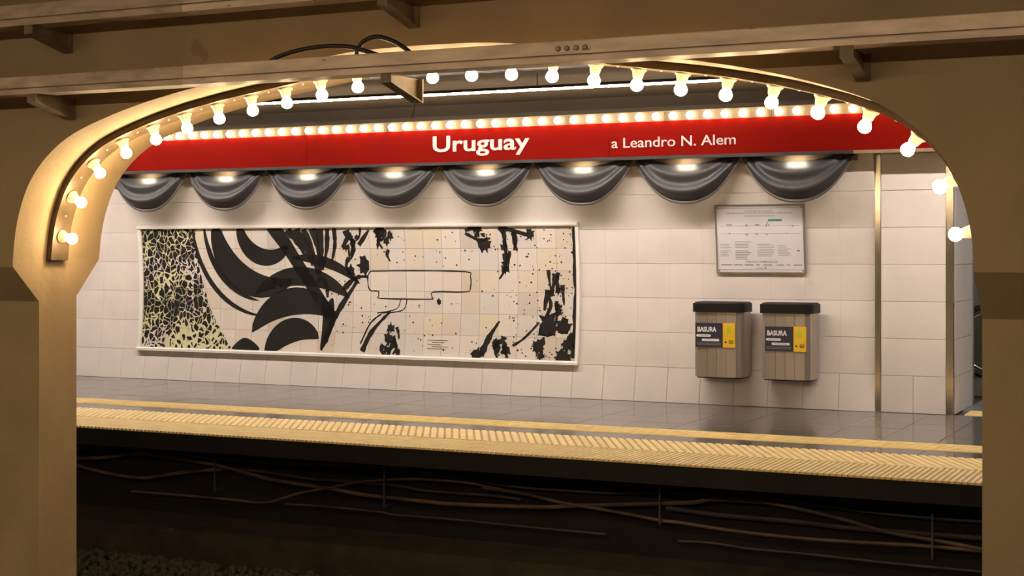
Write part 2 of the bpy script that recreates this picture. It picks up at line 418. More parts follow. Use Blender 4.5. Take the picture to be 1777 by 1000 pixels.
MB().box((-2.0, 16.5, 2.62), (-.8, 16.7, 2.69)).build('housing', 'tube_housing', t); MB().box((-1.95, 16.53, 2.60), (-.85, 16.67, 2.625)).build('diffuser', 'passage_glow', t)

# ------------------------------------------------------------------ steel channels and brackets across the arcade
def channel(z0, z1, mats, label, splice=None):
    t = empty('steel_channel', (-3.5, 6.0, z0)); tag(t, label, 'beam', 'steel channels on the arcade wall')
    h = z1-z0
    for i, (xa, xb) in enumerate(((-9.6, -4.69), (-4.69, -2.62), (-2.62, 1.2))):
        m = mats[i]
        MB().sweepx([(6.0, z0+h*.37), (6.018, z0+h*.37), (6.018, z1-.006), (6.115, z1-.006), (6.115, z1), (6.004, z1), (6.0, z1-.004)], xa+.001, xb-.001).build('web', m, t)
        MB().sweepx([(5.992, z0), (6.115, z0), (6.115, z0+.006), (6.016, z0+.006), (6.016, z0+h*.30), (5.994, z0+h*.30), (5.990, z0+h*.25)], xa+.001, xb-.001).build('lip', m, t)
        MB().box((xa+.001, 6.008, z0+h*.29), (xb-.001, 6.017, z0+h*.38)).build('groove_shade', 'bracket', t)  # dark strip painting the shadow line between web and lip
    if splice:
        z = z0+h*.62
        sp = MB().prism([(splice-.085, z-.018), (splice+.075, z-.018), (splice+.088, z), (splice+.075, z+.018), (splice-.085, z+.018)], lambda p: (p[0], 5.994, p[1]), lambda p: (p[0], 6.002, p[1])).build('splice_plate', 'beam_paint', t)
        for k in range(4): MB().lathe([(0, .013), (.008, .013), (.012, .008)], (splice-.062+k*.042, 5.995, z), (0, -1, 0), 6).build('bolt', 'bolt', t)
channel(2.266, 2.360, ('beam_dirt_dim', 'beam_paint', 'beam_paint'), 'lower painted steel channel crossing in front of the arch', -2.62)
channel(2.622, 2.735, ('beam_dirt_dim', 'beam_paint', 'beam_paint'), 'upper dirty steel channel at the top of the arcade wall')
def bracket(x, zt, label):
    t = empty('bracket', (x, 6.3, zt-.1)); tag(t, label, 'bracket', 'gusset brackets under the channels')
    out = [(6.3, zt), (6.005, zt), (6.005, zt-.042), (6.03, zt-.046), (6.275, zt-.105), (6.3, zt-.107)]
    MB().sweepx(out, x-.004, x+.004).build('gusset', 'bracket', t)
    MB().box((x-.03, 6.288, zt-.112), (x+.03, 6.30, zt)).build('back_plate', 'bracket', t)
    MB().box((x-.028, 6.002, zt-.044), (x+.028, 6.010, zt)).build('front_plate', 'bracket', t)
    MB().sweepx([(6.008, zt-.044), (6.03, zt-.050), (6.29, zt-.111), (6.29, zt-.104), (6.03, zt-.042), (6.008, zt-.037)], x-.028, x+.028).build('flange', 'bracket', t)
for x, wh in ((-5.66, 'left of the arch crown'), (-3.545, 'at the arch crown'), (-1.44, 'right of the arch crown')):
    bracket(x, 2.266, 'triangular steel bracket under the lower channel '+wh)
    bracket(x-.02, 2.622, 'triangular steel bracket under the upper channel '+wh)
# black cables looping over the lower channel
def cable(pts, r, m, label, D=None, n=8, group=None, name='cable'):
    P = [at(p[0], p[1], D) if D else Vector(p) for p in pts]
    return tag(sm(MB().tube(crom(P, 6), r, n)).build(name, m), label, 'cable', group)
cable([(455, 116), (480, 100), (520, 87), (570, 80), (610, 82), (645, 92), (680, 104)], .011, 'cable_black', 'flat black cable loop lying over the lower channel', 6.07)
cable([(618, 100), (622, 84), (632, 71), (652, 64), (676, 69), (700, 82), (722, 100)], .011, 'cable_black', 'high arched black cable loop over the lower channel', 6.085)
cable([(-3.535, 6.25, 2.17), (-3.535, 6.25, 2.13), (-3.55, 6.25, 2.08)], .003, 'cable_black', 'thin wire dangling from the bracket at the arch crown', None, 5, name='wire')

# ------------------------------------------------------------------ lamp channel and bulbs on the soffit
N = len(ARCH)
def normal(i):
    a = Vector(ARCH[max(0, i-1)]); b = Vector(ARCH[min(N-1, i+1)]); t = (b-a).normalized()
    return Vector((t.y, -t.x))            # towards the opening
mb = MB(); YA, YB, HT = 6.555, 6.690, .036; ring = []
for i in range(N):
    p = Vector(ARCH[i]); n = normal(i); q = p+n*HT; e = p+n*(-.004)
    ring += [(e.x, YA, e.y), (q.x, YA, q.y), (q.x, YB, q.y), (e.x, YB, e.y)]
fc = []
for i in range(N-1):
    for k in range(4): fc.append((4*i+k, 4*i+(k+1) % 4, 4*i+4+(k+1) % 4, 4*i+4+k))
fc += [(3, 2, 1, 0), (4*N-4, 4*N-3, 4*N-2, 4*N-1)]
mb.poly(ring, fc)
strip = empty('lamp_channel', (CX, 6.67, 1.41)); tag(strip, 'dark curved metal lamp channel following the underside of the arch', 'lamp channel')
mb.build('channel_body', 'conduit', strip)
# arc length along the line of bulb globes
off = [Vector(ARCH[i])+normal(i)*.10 for i in range(N)]
cum = [0]
for i in range(1, N): cum.append(cum[-1]+(off[i]-off[i-1]).length)
def on_curve(s):
    for i in range(N-1):
        if cum[i+1] >= s:
            t = (s-cum[i])/(cum[i+1]-cum[i]); return Vector(ARCH[i]).lerp(Vector(ARCH[i+1]), t), normal(i).lerp(normal(i+1), t).normalized()
S0, S1, NB = .13, cum[-1]-.13, 26
YB_ = 6.622
proto = None
def bulb_parts(root):
    c = (0, 0, 0)
    sk = sm(MB().lathe([(.0, .028), (0, .046), (.006, .047), (.012, .043), (.020, .034), (.050, .028), (.056, .024)], c, (0, 0, 1), 14))
    o = bpy.data.objects.new('socket', sk.mesh('socket', 'socket')); C.objects.link(o); o.parent = root
    gl = sm(MB().lathe([(.050, .018), (.062, .022), (.075, .031), (.090, .036), (.103, .035), (.116, .027), (.124, .014), (.127, .001)], c, (0, 0, 1), 16))
    o = bpy.data.objects.new('globe', gl.mesh('globe', 'bulb_glow')); C.objects.link(o); o.parent = root
for k in range(NB):
    p, n = on_curve(S0+(S1-S0)*k/(NB-1)); loc = Vector((p.x+n.x*HT, YB_, p.y+n.y*HT))
    if proto is None: r = proto = empty('light_bulb', loc); bulb_parts(r)
    else: r = copy_thing(proto, loc)
    r.scale = (.84,)*3; r.location = loc; r.rotation_euler = Vector((n.x, 0, n.y)).to_track_quat('Z', 'Y').to_euler()
    tag(r, 'glowing round bulb in a white socket, %s from the left end of the arch' % ORD[k], 'light bulb', 'bulbs along the arch')
    if k < NB-1:
        p, n = on_curve(S0+(S1-S0)*(k+.5)/(NB-1))
        MB().lathe([(0, .007), (.004, .006)], (p.x+n.x*HT, YB_, p.y+n.y*HT), (n.x, 0, n.y), 6).build('screw', 'screw', strip)

# ------------------------------------------------------------------ red station sign with its row of lamps
SX0, SX1, SY, SZ0, SZ1 = -12.6, -2.05, 13.60, 2.362, 2.690
sign = empty('station_sign', ((SX0+SX1)/2, SY, SZ0)); tag(sign, 'long red station fascia sign reading Uruguay, a Leandro N. Alem', 'sign')
for i, (xa, xb) in enumerate(((SX0, -9.0), (-9.0, -5.55), (-5.55, SX1))):
    MB().sweepx([(SY, SZ0), (SY+.02, SZ0), (SY+.02, SZ1), (SY, SZ1)], xa+.0015, xb-.0015).build('red_panel', 'red', sign)
MB().box((SX0, SY+.02, SZ0+.01), (SX1, 13.86, SZ1)).build('casing', 'sign_under', sign)
MB().box((SX0, SY-.006, SZ0-.030), (-3.2, SY+.02, SZ0-.0005)).build('bottom_rail', 'black_trim', sign)
MB().box((-3.2, SY+.0, SZ0-.03), (SX1, SY+.03, SZ0-.0005)).build('bottom_rail', 'sign_under', sign)
MB().sweepx([(SY+.004, SZ1), (SY+.06, SZ1), (SY+.06, SZ1+.095), (SY-.006, SZ1+.095), (SY-.006, SZ1+.088), (SY+.004, SZ1+.086)], SX0, SX1).build('lamp_tray', 'tray', sign)
lettering('letter', 'Uruguay', -7.48, -6.395, 2.470, SY, 'white_letter', sign, bold=.018, height=.163)
lettering('letter', 'a Leandro N. Alem', -5.525, -4.29, 2.450, SY, 'white_letter', sign, bold=.004, height=.100)
lp = None; lx = SX0+.08; li = 0; LPIT = .1695
tot = int((SX1-SX0-.1)/LPIT)
while lx < SX1-.05:
    loc = (lx, SY+.004, SZ1+.042)
    if lp is None:
        lp = empty('sign_lamp', loc)
        o = bpy.data.objects.new('lamp_base', MB().lathe([(0, .024), (.012, .022)], (0, 0, 0), (0, -1, 0), 10).mesh('lamp_base', 'socket')); C.objects.link(o); o.parent = lp
        g = sm(MB().lathe([(.010, .020), (.022, .034), (.040, .036), (.052, .034), (.062, .024), (.068, .008)], (0, 0, 0), (0, -1, 0), 12))
        o = bpy.data.objects.new('lamp_globe', g.mesh('lamp_globe', 'strip_glow')); C.objects.link(o); o.parent = lp
        r = lp
    else: r = copy_thing(lp, loc)
    tag(r, 'small glowing lamp in the row along the top of the red sign', 'lamp', 'lamps along the top of the sign')
    lx += LPIT; li += 1
    if li % 6 == 3: MB().box((lx-LPIT/2-.004, SY-.03, SZ1+.002), (lx-LPIT/2+.004, SY+.004, SZ1+.084)).build('tray_divider', 'tray', sign)

# ------------------------------------------------------------------ drapery swags below the sign
SWP = 1.066; SWX = -3.22; SW_T = 2.338
def swag(x1, idx):
    x0 = x1-SWP+.012; xc = (x0+x1)/2; hw = (x1-x0)/2; yb = SY+.100
    t = empty('drapery_swag', (xc, yb, SW_T-.41))
    nu, nv = 36, 40; mbx = MB(); P = []
    def pt(u, v, lift=0):
        h = hw*(.66+.34*v**.8); d = .060+.355*v
        q = abs(u)
        z = SW_T-d*(1-q**2.35)
        ends = 1-q**3
        fold = .5-.5*math.cos(2*math.pi*v*2.05)
        belly = .10*math.sin(math.pi*min(1, .12+.80*v))*ends
        y = yb+.03-belly-.058*fold*(.25+.75*ends)*(.4+.6*v)-lift
        return (xc+u*h, y, z)
    for j in range(nv+1):
        for i in range(nu+1): P.append(pt(-1+2*i/nu, j/nv))
    F = [(j*(nu+1)+i, j*(nu+1)+i+1, (j+1)*(nu+1)+i+1, (j+1)*(nu+1)+i) for j in range(nv) for i in range(nu)]
    mbx.poly(P, F); cl = sm(mbx).build('swag_cloth', 'satin', t)
    sol = cl.modifiers.new('thickness', 'SOLIDIFY'); sol.thickness = .004
    hem = [pt(-1+2*i/nu, 1.0, -.004) for i in range(nu+1)]
    sm(MB().tube(hem, [.006+.012*(1-abs(-1+2*i/nu)**2) for i in range(nu+1)], 10)).build('hem', 'satin_hem', t)
    sm(MB().tube([pt(-1+2*i/nu, 0.0) for i in range(nu+1)], .004, 6)).build('top_hem', 'satin', t)
    for sgn in (-1, 1):
        for q in range(3):
            a = pt(sgn*.985, .25+.35*q); MB().tube([(a[0], a[1]+.01, SZ0-.032), (a[0], a[1]-.002, a[2])], .007, 6).build('gather', 'satin', t)
    return t
for k in range(8):
    x1 = SWX-k*SWP
    nm = ORD[7-k]
    tag(swag(x1, k), 'grey satin drapery swag under the sign, %s of eight from the left' % nm, 'drapery', 'satin swags below the sign')
    xc = x1-SWP/2
    t = empty('spot_lamp', (xc, SY+.00, SZ0-.02)); tag(t, 'small spot lamp under the sign above the %s swag from the left' % nm, 'lamp', 'spot lamps above the swags')
    MB().box((xc-.095, SY+.038, SZ0-.017), (xc+.095, SY+.078, SZ0+.009)).build('lamp_housing', 'black_trim', t)
    MB().box((xc-.085, SY+.045, SZ0-.021), (xc+.085, SY+.071, SZ0-.017)).build('lamp_lens', 'puck_glow', t)
MB().box((SX0, SY+.150, SZ0-.08), (-3.2, SY+.165, SZ0+.01)).build('curtain_rail', 'sign_under', sign)

# ------------------------------------------------------------------ tiled mural: plain ink abstraction standing in for the artwork
mx0, mx1, mz0, mz1 = MUR
mur = empty('tile_mural', ((mx0+mx1)/2, woff(1.0), mz0)); tag(mur, 'long black and cream ink mural on square tiles in a white moulding', 'mural')
ref = empty('mural_origin', (mx0, YW, mz0)); ref.parent = mur; ref.location = sub((mx0, YW, mz0), wloc(mur))
m, nt, p = nodes('mural_tile'); Lk = nt.links
tc = nt.nodes.new('ShaderNodeTexCoord'); tc.object = ref
sep = nt.nodes.new('ShaderNodeSeparateXYZ'); Lk.new(tc.outputs['Object'], sep.inputs[0])
def mth(op, a, b=None):
    n = nt.nodes.new('ShaderNodeMath'); n.operation = op
    for i, q in enumerate((a, b)):
        if q is None: continue
        if isinstance(q, (int, float)): n.inputs[i].default_value = q
        else: Lk.new(q, n.inputs[i])
    return n.outputs[0]
nz = nt.nodes.new('ShaderNodeTexNoise'); nz.inputs['Scale'].default_value = 7; nz.inputs['Detail'].default_value = 3; Lk.new(tc.outputs['Object'], nz.inputs['Vector'])
vm = nt.nodes.new('ShaderNodeVectorMath'); vm.operation = 'SCALE'; vm.inputs['Scale'].default_value = .14; Lk.new(nz.outputs['Color'], vm.inputs[0])
va = nt.nodes.new('ShaderNodeVectorMath'); va.operation = 'ADD'; Lk.new(tc.outputs['Object'], va.inputs[0]); Lk.new(vm.outputs[0], va.inputs[1])
mp = nt.nodes.new('ShaderNodeMapping'); mp.inputs['Scale'].default_value = (1.35, .001, 1); Lk.new(va.outputs[0], mp.inputs['Vector'])
vo = nt.nodes.new('ShaderNodeTexVoronoi'); vo.feature = 'DISTANCE_TO_EDGE'; vo.inputs['Scale'].default_value = 13; Lk.new(mp.outputs[0], vo.inputs['Vector'])
n3 = nt.nodes.new('ShaderNodeTexNoise'); n3.inputs['Scale'].default_value = 3.2; Lk.new(tc.outputs['Object'], n3.inputs['Vector'])
thr = mth('MULTIPLY_ADD', n3.outputs['Fac'], .30); thr.node.inputs[2].default_value = -.085
zz = mth('SUBTRACT', 1.35, sep.outputs['Z'])
thr2 = mth('ADD', thr, mth('MULTIPLY', mth('POWER', mth('DIVIDE', zz, 1.35), 9), .10))
ink_m = mth('GREATER_THAN', vo.outputs['Distance'], thr2)
edge = mth('ADD', .80, mth('MULTIPLY', mth('POWER', mth('DIVIDE', zz, 1.35), 2.5), .52))
reg = mth('LESS_THAN', mth('ADD', sep.outputs['X'], mth('MULTIPLY', nz.outputs['Fac'], .06)), edge)
fac = mth('MULTIPLY', ink_m, reg)
ny = nt.nodes.new('ShaderNodeTexNoise'); ny.inputs['Scale'].default_value = 1.7; Lk.new(tc.outputs['Object'], ny.inputs['Vector'])
oi = nt.nodes.new('ShaderNodeObjectInfo')
rp = ramp(nt, [(0, (.60, .50, .40)), (.25, (.70, .62, .53)), (.5, (.66, .60, .54)), (.75, (.62, .57, .52)), (.93, (.68, .59, .44)), (1, (.55, .49, .43))]); Lk.new(oi.outputs['Random'], rp.inputs['Fac'])
ym = mth('MULTIPLY', reg, mth('MULTIPLY', mth('GREATER_THAN', ny.outputs['Fac'], .45), .55))
mxa = nt.nodes.new('ShaderNodeMix'); mxa.data_type = 'RGBA'; Lk.new(ym, mxa.inputs['Factor']); Lk.new(rp.outputs['Color'], mxa.inputs['A']); mxa.inputs['B'].default_value = (.62, .62, .27, 1)
mxb = nt.nodes.new('ShaderNodeMix'); mxb.data_type = 'RGBA'; Lk.new(fac, mxb.inputs['Factor']); Lk.new(mxa.outputs['Result'], mxb.inputs['A']); mxb.inputs['B'].default_value = (.014, .012, .010, 1)
Lk.new(mxb.outputs['Result'], p.inputs['Base Color']); p.inputs['Roughness'].default_value = .4
NR, NC = 6, 25; tw = (mx1-mx0)/NC; th_ = (mz1-mz0)/NR; MY = -.016       # tiles stand a little proud of the wall
for r in range(NR):
    z0 = mz0+r*th_; dy = woff(z0+th_)-woff(z0); g = .0016
    t = MB().poly([(g, .015, g), (tw-g, .015, g), (tw-g, .015+dy, th_-g), (g, .015+dy, th_-g), (g, 0, g), (tw-g, 0, g), (tw-g, dy, th_-g), (g, dy, th_-g)],
                  [(0,1,2,3),(4,5,6,7),(0,1,5,4),(1,2,6,5),(2,3,7,6),(3,0,4,7)]).mesh('mural_tile', 'mural_tile')
    for c in range(NC): place('mural_tile', t, mur, (mx0+c*tw, woff(z0)+MY, z0))
bk = MB().sweepx([(woff(mz0+i*th_)+MY+.004, mz0+i*th_) for i in range(NR+1)]+[(woff(mz0+i*th_)-.002, mz0+i*th_) for i in range(NR, -1, -1)], mx0, mx1).build('backing', 'frame_grey', mur)
def my(z):
    r = max(0, min(NR-1, int((z-mz0)/th_))); z0 = mz0+r*th_
    return woff(z0)+(woff(z0+th_)-woff(z0))*(z-z0)/th_+MY
fw = .048
MB().sweepx([(my(mz1)-.030, mz1), (my(mz1)+.013, mz1), (my(mz1)+.013, mz1+fw*.75), (my(mz1)-.036, mz1+fw*.75), (my(mz1)-.036, mz1+.012)], mx0-fw, mx1+fw*.7).build('moulding', 'moulding', mur)
MB().sweepx([(my(mz0)-.040, mz0-fw*.8), (my(mz0)+.013, mz0-fw*.8), (my(mz0)+.013, mz0), (my(mz0)-.016, mz0), (my(mz0)-.040, mz0-.014)], mx0-fw, mx1+fw*.7).build('moulding', 'moulding', mur)
for xa, xb in ((mx0-fw, mx0), (mx1, mx1+fw*.7)):
    zs = [mz0+(mz1-mz0)*i/NR for i in range(NR+1)]
    MB().sweepx([(my(z)-.018, z) for z in zs]+[(woff(z)-.002, z) for z in zs[::-1]], xa, xb).build('moulding', 'moulding', mur)
# ink shapes: outlines in mural fractions (s across, t up), cut at the tile rows so that they lie on the glaze
inkbm = bmesh.new()
def ink(pts, smooth=True, n=5, jit=0.):
    P = crom([(a, b) for a, b in pts], n, True) if smooth else [Vector(q) for q in pts]
    vs = []
    for q in P:
        s = min(1, max(0, q[0]+random.uniform(-jit, jit)*.25)); t = min(.999, max(.001, q[1]+random.uniform(-jit, jit)))
        vs.append(inkbm.verts.new((mx0+s*(mx1-mx0), 0, mz0+t*(mz1-mz0))))
    try: inkbm.faces.new(vs)
    except ValueError: pass
def stroke(pts, w0, w1=None, n=8, jit=.004):
    w1 = w0 if w1 is None else w1; P = crom(pts, n); k = len(P); A = []; B = []
    asp = (mx1-mx0)/(mz1-mz0)
    for i, q in enumerate(P):
        d = P[min(i+1, k-1)]-P[max(i-1, 0)]; nx, nz_ = -d[1], d[0]*asp; l = math.hypot(nx, nz_) or 1
        wd_ = (w0+(w1-w0)*i/(k-1))*(1+random.uniform(-.25, .25)); nx, nz_ = nx/l*wd_/asp, nz_/l*wd_
        A.append((q[0]+nx, q[1]+nz_)); B.append((q[0]-nx, q[1]-nz_))
    for i in range(k-1): ink([A[i], A[i+1], B[i+1], B[i]], False)
def blot(s, t, r, spikes=9, tall=1., seed=0, rough=.45):
    rn = random.Random(seed); asp = (mx1-mx0)/(mz1-mz0); pts = []
    for i in range(spikes*2):
        a = math.pi*i/spikes; q = r*(1+rn.uniform(-.1, rough) if i % 2 else 1-rn.uniform(.1, rough))
        pts.append((s+q*math.cos(a)/asp, t+q*tall*math.sin(a)))
    ink(pts, True, 3)
# sweeping dark masses left of centre
ASP = (mx1-mx0)/(mz1-mz0)
def crescent(cs, ct, r, a0, a1, wmax, n=18):      # a swelling brush arc
    o_, i_ = [], []
    for k in range(n+1):
        q = k/n; a = R(a0+(a1-a0)*q); w_ = wmax*math.sin(math.pi*min(1, q*1.0))**.7+.004
        o_.append((cs+(r+w_/2)*math.cos(a)/ASP, ct+(r+w_/2)*math.sin(a))); i_.append((cs+(r-w_/2)*math.cos(a)/ASP, ct+(r-w_/2)*math.sin(a)))
    for k in range(n):
        q4 = [o_[k], o_[k+1], i_[k+1], i_[k]]
        if all(0 <= p[0] <= 1 for p in q4) and any(0 < p[1] < 1 for p in q4): ink(q4, False)
for r_, a0, a1, w_ in ((.62, 176, 262, .05), (.74, 172, 268, .04), (.50, 170, 300, .22), (.26, 165, 330, .14)): crescent(.318, 1.02, r_, a0, a1, w_)
for r_, a0, a1, w_ in ((.30, 50, 172, .20), (.53, 48, 150, .22), (.73, 50, 128, .15), (.88, 50, 96, .08)): crescent(.395, -.12, r_, a0, a1, w_)
ink([(.320, .998), (.356, .998), (.398, .76), (.440, .52), (.468, .36), (.462, .26), (.436, .38), (.398, .58), (.358, .80)])
ink([(.235, .02), (.262, .10), (.290, .06), (.300, .002), (.245, .002)])
for a in ((.368, .99, .408, .78, .034), (.388, .995, .428, .70, .042), (.408, .99, .438, .62, .030), (.428, .995, .442, .70, .030), (.446, .99, .438, .56, .036), (.464, .99, .448, .66, .024), (.480, .995, .472, .74, .022), (.448, .60, .460, .44, .024)):
    stroke([(a[0], a[1]), ((a[0]+a[2])/2+.004, (a[1]+a[3])/2), (a[2], a[3])], a[4], a[4]*.45, 6)
ink([(.452, .34), (.472, .44), (.476, .30), (.464, .10), (.448, .02), (.450, .20)])
stroke([(.455, .08), (.480, .30), (.530, .58)], .030, .016)
stroke([(.450, .02), (.470, .20), (.490, .34)], .012, .008)
# pale cut-outs read as cream brush lines
# upright splashes, each a loose cluster of strokes and blots without a subject
def splash(s, t, h, seed):
    rn = random.Random(seed)
    for k in range(7):
        ds = rn.uniform(-.016, .016); dt = rn.uniform(-.5, .5)*h
        stroke([(s+ds, t+dt+.16*h), (s+ds+rn.uniform(-.006, .006), t+dt), (s+ds+rn.uniform(-.012, .006), t+dt-.2*h)], rn.uniform(.012, .030), rn.uniform(.004, .012), 4)
    for k in range(3): blot(s+rn.uniform(-.012, .012), t+rn.uniform(-.45, .45)*h, rn.uniform(.022, .04), 6, 1.3, seed*7+k)
for k, (s, t, h) in enumerate(((.520, .80, .38), (.596, .90, .26), (.862, .78, .38), (.955, .52, .42), (.608, .13, .26), (.848, .07, .16), (.795, .96, .08))): splash(s, t, h, 11+k)
blot(.812, .86, .055, 8, 1.1, 3); blot(.545, .70, .055, 7, 1.5, 4); blot(.505, .84, .03, 6, 1., 5); blot(.712, .42, .022, 6, 1, 9)
stroke([(.772, .95), (.800, .90), (.825, .91)], .014, .008); stroke([(.842, .99), (.870, .97), (.905, .93)], .020, .012); blot(.908, .94, .035, 7, 1.2, 6)
stroke([(.535, .86), (.560, .98)], .022, .010); stroke([(.495, .50), (.525, .60), (.555, .61)], .024, .010)
stroke([(.545, .02), (.565, .18), (.605, .34)], .026, .010); stroke([(.540, .08), (.560, .24), (.585, .32)], .008, .006)
stroke([(.806, .02), (.822, .16), (.842, .28)], .034, .008); stroke([(.872, .10), (.895, .16), (.925, .28)], .012, .008); blot(.798, .03, .05, 7, .8, 14)
for k, (s, t, r) in enumerate(((.945, .26, .085), (.975, .25, .06), (.925, .10, .06), (.985, .12, .055), (.975, .02, .06), (.962, .40, .03), (.99, .18, .03), (.930, .03, .03))): blot(s, t, r, 9, 1, 20+k)
stroke([(.998, .99), (.997, .7), (.999, .5), (.997, .28), (.996, .02)], .018, .022, 6)
# empty cartouche with a tail
stroke([(.560, .655), (.66, .66), (.770, .655), (.780, .62), (.780, .54), (.770, .50), (.700, .497), (.697, .455), (.690, .44), (.585, .44), (.578, .46), (.577, .497), (.560, .50), (.554, .54), (.554, .62), (.560, .655)], .005, .005, 3)
stroke([(.628, .44), (.618, .36), (.575, .325)], .004, .004, 5); stroke([(.642, .44), (.632, .35), (.585, .325)], .004, .004, 5)
rn = random.Random(5)
for k in range(330):
    s = rn.uniform(.47, 1) if k % 3 else rn.uniform(.86, 1); t = rn.uniform(.02, .98)
    if .55 < s < .785 and .42 < t < .68: continue
    q = rn.uniform(.003, .010); ink([(s-q/4, t), (s, t-q), (s+q/4, t), (s, t+q)], False)
for k in range(5):
    ink([(.690+.01*(k % 2), .125-k*.016), (.735-.008*(k % 3), .125-k*.016), (.735-.008*(k % 3), .121-k*.016), (.690+.01*(k % 2), .121-k*.016)], False)
bmesh.ops.triangulate(inkbm, faces=inkbm.faces[:])
for r in range(1, NR):
    bmesh.ops.bisect_plane(inkbm, geom=inkbm.verts[:]+inkbm.edges[:]+inkbm.faces[:], plane_co=(0, 0, mz0+r*th_), plane_no=(0, 0, 1))
ml = wloc(mur)
for v in inkbm.verts: v.co = Vector(sub((v.co.x, my(v.co.z)-.0015, v.co.z), ml))
bmesh.ops.recalc_face_normals(inkbm, faces=inkbm.faces)
me = bpy.data.meshes.new('ink_print'); inkbm.to_mesh(me); inkbm.free(); me.materials.append(M['ink'])
o = bpy.data.objects.new('ink_print', me); C.objects.link(o); o.parent = mur; o['label'] = 'black abstract ink shapes fired on the tiles'

# ------------------------------------------------------------------ framed notice
px0, px1, pz0, pz1 = -4.60, -3.735, 1.25, 1.905; py = woff(1.25)-.024
pl = empty('framed_notice', ((px0+px1)/2, py, pz0)); tag(pl, 'framed white evacuation plan notice on the wall above the bins', 'notice')
MB().box((px0, py+.006, pz0), (px1, py+.014, pz1)).build('backing', 'frame_grey', pl)
for a, b in (((px0, pz0), (px1, pz0+.014)), ((px0, pz1-.014), (px1, pz1)), ((px0, pz0+.014), (px0+.014, pz1-.014)), ((px1-.014, pz0+.014), (px1, pz1-.014))):
    MB().box((a[0], py-.008, a[1]), (b[0], py+.008, b[1])).build('frame_bar', 'frame_grey', pl)
MB().box((px0+.014, py+.001, pz0+.014), (px1-.014, py+.006, pz1-.014)).build('sheet', 'paper', pl)
for z in (pz0+.036, pz1-.036): MB().box((px0+.02, py-.001, z-.002), (px1-.02, py+.003, z+.002)).build('clamp_line', 'frame_grey', pl)
for x in (px0+.026, px1-.026):
    for z in (pz0+.026, pz1-.026): MB().lathe([(0, .007), (.004, .005)], (x, py-.0, z), (0, -1, 0), 8).build('screw', 'print_dark', pl)
pw = px1-px0; ph = pz1-pz0
def ptxt(txt, a, b, t, m, h, bold=.0): lettering('print_line', txt, px0+a*pw, px0+b*pw, pz0+t*ph, py+.0008, m, pl, bold=bold, height=h, depth=.0006)
ptxt('PLANO DE EVACUACION', .34, .64, .895, 'print_grey', .013)
ptxt('ELEMENTOS DE ACTUACION, DE INCENDIOS Y EMERGENCIAS', .13, .87, .862, 'print_grey', .015)
ptxt('LINEA B ESTACION URUGUAY', .33, .68, .825, 'print_grey', .012)
ptxt('TELEFONOS DE EMERGENCIAS', .33, .69, .158, 'print_dark', .014, .01)
def mark(name, a, b, t0, t1, m): MB().box((px0+a*pw, py-.0002, pz0+t0*ph), (px0+b*pw, py+.002, pz0+t1*ph)).build(name, m, pl)
mark('teal_tag', .60, .75, .755, .785, 'print_teal'); mark('plan_line', .06, .95, .688, .692, 'print_light'); mark('plan_line', .06, .95, .575, .579, 'print_light')
MB().tube([(px0+.60*pw, py, pz0+.755*ph), (px0+.575*pw, py, pz0+.70*ph)], .002, 5).build('plan_pointer', 'print_dark', pl)
for k, (a, b, t0, t1) in enumerate(((.13, .19, .695, .715), (.34, .37, .685, .71), (.45, .50, .69, .715), (.57, .59, .68, .71), (.60, .61, .69, .715), (.86, .88, .675, .695), (.34, .37, .555, .58), (.45, .48, .56, .58), (.57, .59, .555, .575), (.15, .17, .57, .59), (.78, .82, .575, .585))): mark('plan_symbol', a, b, t0, t1, 'print_light')
rn = random.Random(3)
for col, (a, b, top, nrow) in enumerate(((.05, .18, .42, 8), (.22, .40, .42, 10), (.47, .67, .42, 8), (.70, .85, .40, 7))):
    for k in range(nrow):
        if rn.random() < .12: continue
        mark('print_row', a, b-rn.uniform(0, .05), top-k*.024, top-k*.024+.008, 'print_grey' if col == 1 else 'print_light')
mark('print_row', .22, .40, .455, .463, 'print_grey')
for a, b in ((.05, .18), (.20, .30), (.32, .42), (.45, .49), (.53, .63), (.68, .76), (.79, .83), (.87, .96)): mark('print_row', a, b, .118, .130, 'print_grey')
mark('print_row', .45, .53, .072, .080, 'print_grey'); mark('print_mark', .545, .56, .07, .09, 'print_dark'); mark('print_mark', .91, .94, .32, .34, 'print_grey')

pl.rotation_euler.x = math.atan((woff(pz0)-woff(pz1))/(pz1-pz0))

